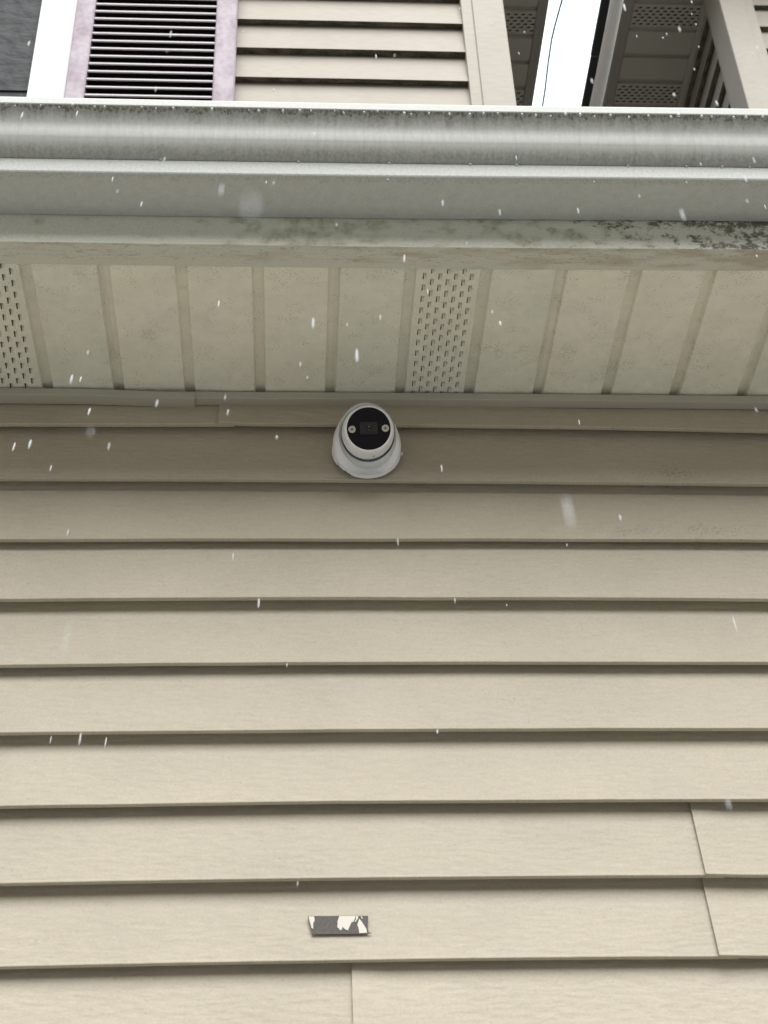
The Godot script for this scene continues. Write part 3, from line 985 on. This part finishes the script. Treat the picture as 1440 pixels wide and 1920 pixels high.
# ------------------------------------------------------------------ tape remnant
func tape() -> void:
	var t := thing("tape_remnant", "torn dark tape remnant with white paper scraps stuck on the lower siding", "tape", Vector3(0.06, 0.69, 0.006))
	var top := H0 - LAP * 6.0
	var on := func(p: Vector2, off: float) -> Vector3:
		var z := BACK + (LIP - BACK) * clampf((top - p.y) / LAP, 0, 1)
		return Vector3(p.x, p.y, z + 0.0024 + off)
	var shape := func(pts: Array, off: float, thick: float) -> ArrayMesh:
		var st := begin()
		var poly := PackedVector2Array()
		for q in pts: poly.append(q)
		var ids := Geometry2D.triangulate_polygon(poly)
		for i in range(0, ids.size(), 3):
			var v := []
			for j in 3: v.append(poly[ids[i + j]])
			tri(st, on.call(v[0], off), on.call(v[1], off), on.call(v[2], off), v[0] * 10.0, v[1] * 10.0, v[2] * 10.0)
		for i in poly.size():
			var a := poly[i]
			var b := poly[(i + 1) % poly.size()]
			quad(st, on.call(a, off), on.call(b, off), on.call(b, off - thick), on.call(a, off - thick), a * 10.0, b * 10.0, b * 10.0, a * 10.0)
		return mesh_of(st)
	# picture of the scrap, measured in its own unit square (0..1 right, 0..1 down)
	var q := func(u: float, v: float) -> Vector2:
		var a := Vector2(0.0236, 0.7027).lerp(Vector2(0.0958, 0.7022), u)
		var b := Vector2(0.0285, 0.6785).lerp(Vector2(0.0974, 0.6783), u)
		return a.lerp(b, v)
	var back := [q.call(0.0, 0.0), q.call(0.33, 0.004), q.call(0.66, 0.0), q.call(1.0, 0.01), q.call(0.985, 0.35), q.call(0.968, 0.7), q.call(0.975, 0.9), q.call(1.03, 0.985), q.call(0.7, 1.0), q.call(0.35, 0.99), q.call(0.0, 1.0)]
	part(t, "tape", shape.call(back, 0.0, 0.0006), M.tape)
	var scraps := [
		[[0.012, 0.03], [0.105, 0.03], [0.098, 0.25], [0.06, 0.42], [0.045, 0.70], [0.018, 0.66], [0.012, 0.35]],
		[[0.52, 0.02], [0.79, 0.02], [0.775, 0.16], [0.74, 0.34], [0.71, 0.36], [0.66, 0.62], [0.63, 0.80], [0.585, 0.76], [0.545, 0.60], [0.53, 0.74], [0.50, 0.80], [0.475, 0.70], [0.455, 0.62], [0.47, 0.46], [0.475, 0.32]],
		[[0.795, 0.03], [0.835, 0.03], [0.825, 0.16], [0.80, 0.24], [0.775, 0.36], [0.765, 0.30], [0.79, 0.20]],
		[[0.845, 0.18], [0.875, 0.30], [0.925, 0.62], [0.945, 0.78], [0.945, 0.96], [0.815, 0.97], [0.812, 0.70], [0.80, 0.50]],
		[[0.872, 0.05], [0.895, 0.05], [0.905, 0.16], [0.893, 0.18]]]
	for s in scraps:
		var pts := []
		for p in s: pts.append(q.call(p[0], p[1]))
		part(t, "paper_scrap", shape.call(pts, 0.0004, 0.0004), M.paper)

# unseen houses added across the street, behind the photographer, to shut off the low sky
func added_terrace() -> void:
	var t := thing("added_facing_house", "added unseen brick terrace across the street behind the photographer", "house", Vector3(0, -EYE, 13))
	var g := -EYE
	box_part(t, "wall", Vector3(-26, g, 9.5), Vector3(26, g + 6.0, 18), M.brick, 0.0)
	var st := begin()
	var rp := [Vector2(9.1, g + 5.9), Vector2(13.7, g + 8.9), Vector2(18.4, g + 5.9), Vector2(9.1, g + 5.9)]
	sweep(st, rp, [-26.3, 26.3], func(p: Vector2, x: float) -> Vector3: return Vector3(x, p.y, p.x), func(_p: Vector2, _x: float, _s: float) -> Vector2: return Vector2.ZERO)
	part(t, "roof", mesh_of(st), M.shingle)
	for i in 12:
		for j in 2:
			var x := -24.0 + i * 4.2
			var o := box_part(t, "window", Vector3(x, g + 1.0 + j * 2.8, 9.44), Vector3(x + 1.2, g + 2.4 + j * 2.8, 9.5), M.casing, 0.01)
			box_part(o, "pane", Vector3(x + 0.08, g + 1.08 + j * 2.8, 9.43), Vector3(x + 1.12, g + 2.32 + j * 2.8, 9.439), M.glass, 0.0)

# ------------------------------------------------------------------ falling snow and hanging drops
var cam_basis: Basis
var cam_at: Vector3
const FOCAL := 2871.4

func seen(u: float, v: float) -> Vector3:
	return (cam_basis * Vector3((u - 720.0) / FOCAL, (960.0 - v) / FOCAL, -1.0)).normalized()

func flake_mesh(s: int) -> ArrayMesh:
	var r := RandomNumberGenerator.new()
	r.seed = s
	var n := noise(s, 0.9, 2)
	var st := begin(true)
	var rings := []
	for i in 9:
		var a := PI * i / 8.0
		var ring := []
		for k in 10:
			var b := TAU * k / 10.0
			var d := Vector3(sin(a) * cos(b), cos(a), sin(a) * sin(b))
			var g := 1.0 + 0.42 * n.get_noise_3dv(d * 1.4)
			ring.append(d * g * 0.5)
		rings.append(ring)
	rings.reverse()
	loft(st, rings)
	return mesh_of(st)

func along_wall(u: float) -> String:
	return ", near the left edge" if u < 250 else (", left of the camera" if u < 560 else (", in line with the camera" if u < 830 else (", right of the camera" if u < 1150 else ", near the right edge")))

func zone(u: float, v: float) -> String:
	if v < 196:
		if u < 70: return "the dark window screen"
		if u < 445: return "the mauve louvred shutter"
		if u < 880: return "the pale upper siding"
		if u < 965: return "the upper corner post"
		if u < 1000: return "the dark eave left of the sky gap"
		if u < 1130: return "the white gap of sky"
		if u < 1340: return "the dark soffit of the neighbouring house"
		return "the neighbouring corner post"
	var side := along_wall(u)
	if v < 335: return "the gutter face" + side
	if v < 415: return "the gutter underside" + side
	if v < 500: return "the stained fascia" + side
	if v < 735: return "the grooved soffit" + side
	if v < 805: return "the board under the soffit" + side
	if v < 1130: return "the shaded siding" + side
	return "the bright siding" + side

func snow() -> void:
	# place in the photograph, length and width seen there; the last number is the blur of those close to the lens
	var list := [[54, 82, 13, 4], [320, 64, 16, 3], [313, 96, 5, 2], [41, 216, 15, 4], [144, 213, 13, 3], [292, 167, 12, 2], [705, 106, 11, 3], [740, 104, 6, 2], [513, 169, 9, 3], [456, 60, 4, 2], [922, 45, 8, 2], [862, 16, 5, 2],
		[983, 60, 6, 2], [973, 100, 6, 2], [1110, 152, 12, 4], [1171, 14, 18, 5], [1297, 4, 7, 3], [1274, 55, 13, 4], [1250, 64, 6, 2], [1243, 71, 4, 3], [1194, 68, 5, 2], [1264, 178, 7, 6], [1344, 194, 14, 4], [1420, 91, 12, 3], [1412, 102, 10, 3], [1297, 26, 4, 2], [1305, 46, 4, 3], [1302, 130, 5, 3], [1310, 88, 4, 3],
		[308, 299, 11, 3], [211, 336, 12, 3], [220, 359, 8, 2], [265, 383, 12, 3], [499, 342, 8, 2], [513, 343, 8, 2], [631, 421, 8, 2], [415, 357, 26, 4, 12], [470, 388, 40, 10, 46], [589, 252, 10, 3],
		[968, 296, 11, 2], [1414, 301, 14, 3], [1398, 336, 14, 4], [830, 381, 15, 3], [937, 398, 14, 3, 5], [1084, 395, 14, 3], [1280, 403, 28, 5, 9], [1199, 368, 7, 2], [1401, 377, 10, 2], [1435, 388, 10, 2], [1314, 308, 7, 2], [875, 457, 8, 2], [758, 485, 20, 4], [1419, 480, 6, 3],
		[410, 570, 15, 4], [587, 607, 23, 5, 5], [713, 595, 13, 2], [669, 667, 28, 6, 5], [651, 609, 8, 2], [563, 684, 12, 2], [165, 661, 11, 2], [134, 711, 20, 5, 4], [151, 711, 12, 4], [167, 772, 16, 4], [294, 756, 16, 4], [422, 745, 12, 2], [427, 773, 13, 3], [170, 810, 14, 4, 18], [576, 708, 5, 2],
		[802, 547, 13, 2], [923, 585, 8, 2], [938, 607, 12, 5], [1086, 792, 11, 2], [1418, 769, 10, 2],
		[26, 838, 18, 4], [56, 833, 17, 5], [204, 837, 16, 3], [95, 878, 12, 3], [127, 998, 15, 2], [519, 820, 8, 4], [828, 878, 15, 3], [1066, 960, 60, 8, 24], [1163, 971, 11, 4], [746, 1016, 14, 2], [485, 1131, 18, 4, 4], [853, 1126, 10, 2], [437, 1043, 14, 2], [124, 1195, 60, 3, 16], [1378, 1170, 28, 4, 3], [538, 1247, 8, 2], [150, 1386, 22, 4], [95, 1387, 14, 2], [198, 1392, 18, 3], [820, 1372, 8, 4, 3], [1366, 1508, 20, 4, 12], [1063, 1022, 5, 2], [950, 1135, 5, 2], [558, 1657, 9, 2], [1070, 56, 3, 3], [1099, 46, 3, 3]]
	rng.seed = 5
	var shapes := []
	for i in 6: shapes.append(flake_mesh(100 + i))
	for f in list:
		var far := rng.randf_range(1.05, 1.75)
		if f.size() > 4: far = 1.0 / (f[4] / 11.1 + 0.45)
		var px := far / FOCAL
		var kind := "small bright snowflake"
		if f.size() > 4: kind = "soft blurred snowflake" if f[4] < 20 else "large blurred pale snowflake"
		elif f[2] <= 6: kind = "tiny bright snowflake"
		elif f[2] >= 15: kind = "longish bright snowflake"
		var o := MeshInstance3D.new()
		o.name = numbered("snowflake")
		o.mesh = shapes[rng.randi() % 6]
		o.material_override = M.snow
		add_child(o)
		o.set_meta("label", kind + " falling before " + zone(f[0], f[1]))
		o.set_meta("category", "snowflake")
		o.set_meta("group", "falling snowflakes")
		var p := cam_at + seen(f[0], f[1]) * far
		var lean := deg_to_rad(-8.0 + 14.0 * f[0] / 1440.0) + rng.randf_range(-0.05, 0.05)
		var b := Basis(Vector3.BACK, lean) * Basis(Vector3.UP, rng.randf() * TAU)
		var wd: float = maxf(f[3] * 0.78, 1.8) * px
		b = b * Basis.from_scale(Vector3(wd, maxf(f[2] * 1.0, 3.2) * px * 1.12, wd))
		o.transform = Transform3D(b, p + Vector3(0, EYE, 0))

func drops() -> void:
	rng.seed = 11
	var st := begin(true)
	var rings := []
	for q in [[0.05, 0.5], [0.30, 0.42], [0.42, 0.15], [0.5, -0.15], [0.44, -0.38], [0.25, -0.52], [0.03, -0.58]]:
		rings.append(circle(Vector3(0, q[1], 0), Vector3.RIGHT, Vector3.BACK, q[0], q[0], 12))
	loft(st, rings)
	var dm := mesh_of(st)
	var made := []
	for k in 46:
		var x := -0.38 + k * 0.0228 + rng.randf_range(-0.008, 0.008)
		made.append([Vector3(x, 1.6545 + lift(x) - rng.randf() * 0.004, 0.4366 - rng.randf() * 0.003), rng.randf_range(0.0026, 0.0048), "clear water drop hanging under the gutter lip" + along_wall(720.0 + (x - 0.125) * 1400.0)])
	for u in [[730, 0], [882, 0], [969, 0], [1178, 0], [1287, 0], [1354, 0], [1406, 0], [560, 0], [300, 0]]:
		var d := seen(u[0], 316.0)
		var x := d.x * (cam_at.z - 0.395) / -d.z
		made.append([Vector3(x, 1.5968 + lift(x), 0.3955), rng.randf_range(0.004, 0.006), "clear water drop on the lower bead of the gutter" + along_wall(u[0])])
	for u in [1114, 1287, 728]:
		var d := seen(u, 340.0)
		var x := d.x * (cam_at.z - 0.392) / -d.z
		made.append([Vector3(x, 1.5695 + lift(x), 0.3905), rng.randf_range(0.004, 0.005), "clear water drop under the bottom edge of the gutter" + along_wall(u)])
	for e in made:
		var o := MeshInstance3D.new()
		o.name = numbered("water_drop")
		o.mesh = dm
		o.material_override = M.water
		add_child(o)
		o.set_meta("label", e[2])
		o.set_meta("category", "water drop")
		o.set_meta("group", "water drops on the gutter")
		o.transform = Transform3D(Basis.from_scale(Vector3(e[1], e[1] * 1.25, e[1])), e[0] + Vector3(0, EYE, 0))

# ------------------------------------------------------------------ scene
func _ready() -> void:
	rng.seed = 1
	# camera
	var cam := Camera3D.new()
	cam.name = "camera"
	cam_basis = Basis(Vector3.UP, -0.07689465) * Basis(Vector3.RIGHT, 0.63679301) * Basis(Vector3.BACK, -0.04248746)
	cam_at = Vector3(0, 0, 1.7627)
	var phys := CameraAttributesPhysical.new()
	phys.frustum_focal_length = 35.893
	phys.frustum_focus_distance = 2.2
	phys.exposure_aperture = 9.4
	phys.frustum_near = 0.05
	phys.frustum_far = 500.0
	cam.attributes = phys
	cam.fov = 36.9725
	cam.near = 0.05
	cam.far = 500.0
	add_child(cam)
	cam.transform = Transform3D(cam_basis, cam_at + Vector3(0, EYE, 0))
	cam.current = true
	# overcast sky
	var env := Environment.new()
	env.background_mode = Environment.BG_SKY
	var sky := Sky.new()
	var sm := ProceduralSkyMaterial.new()
	sm.sky_top_color = Color(0.915, 0.975, 1.0)
	sm.sky_horizon_color = Color(0.92, 0.97, 0.99)
	sm.sky_curve = 0.6
	sm.ground_bottom_color = Color(0.30, 0.30, 0.29)
	sm.ground_horizon_color = Color(0.45, 0.46, 0.47)
	sm.sun_angle_max = 0.0
	sky.sky_material = sm
	env.sky = sky
	env.tonemap_mode = Environment.TONE_MAPPER_LINEAR
	env.tonemap_exposure = 2.5
	env.sdfgi_enabled = true
	env.ssao_enabled = true
	env.ssil_enabled = true
	var we := WorldEnvironment.new()
	we.environment = env
	add_child(we)
	var sun := DirectionalLight3D.new()
	sun.name = "overcast_sun"
	sun.light_energy = 0.5
	sun.light_angular_distance = 60.0
	sun.light_color = Color(1.0, 0.995, 0.98)
	sun.shadow_enabled = true
	add_child(sun)
	sun.rotation = Vector3(deg_to_rad(-50), deg_to_rad(10), 0)

	make_materials()
	# ground
	var gm := PlaneMesh.new()
	gm.size = Vector2(400, 400)
	var ground := MeshInstance3D.new()
	ground.name = "ground"
	ground.mesh = gm
	ground.material_override = M.ground
	ground.set_meta("kind", "structure")
	ground.set_meta("label", "grey paved ground in front of the house")
	ground.set_meta("category", "ground")
	add_child(ground)
	# houses
	var house := thing("house", "tan vinyl sided house with overhanging eave and recessed upper storey", "house", Vector3(0.3, -EYE, 0.0))
	lower_wall(house)
	eave(house)
	upper_house(house)
	neighbour()
	# things on the house
	gutter()
	shutter()
	cable()
	added_terrace()
	security_camera()
	tape()
	drops()
	snow()
	for n in get_children():
		clean(n)

func clean(n: Node) -> void:
	for k in ["base", "kept"]:
		if n.has_meta(k): n.remove_meta(k)
	for c in n.get_children(): clean(c)
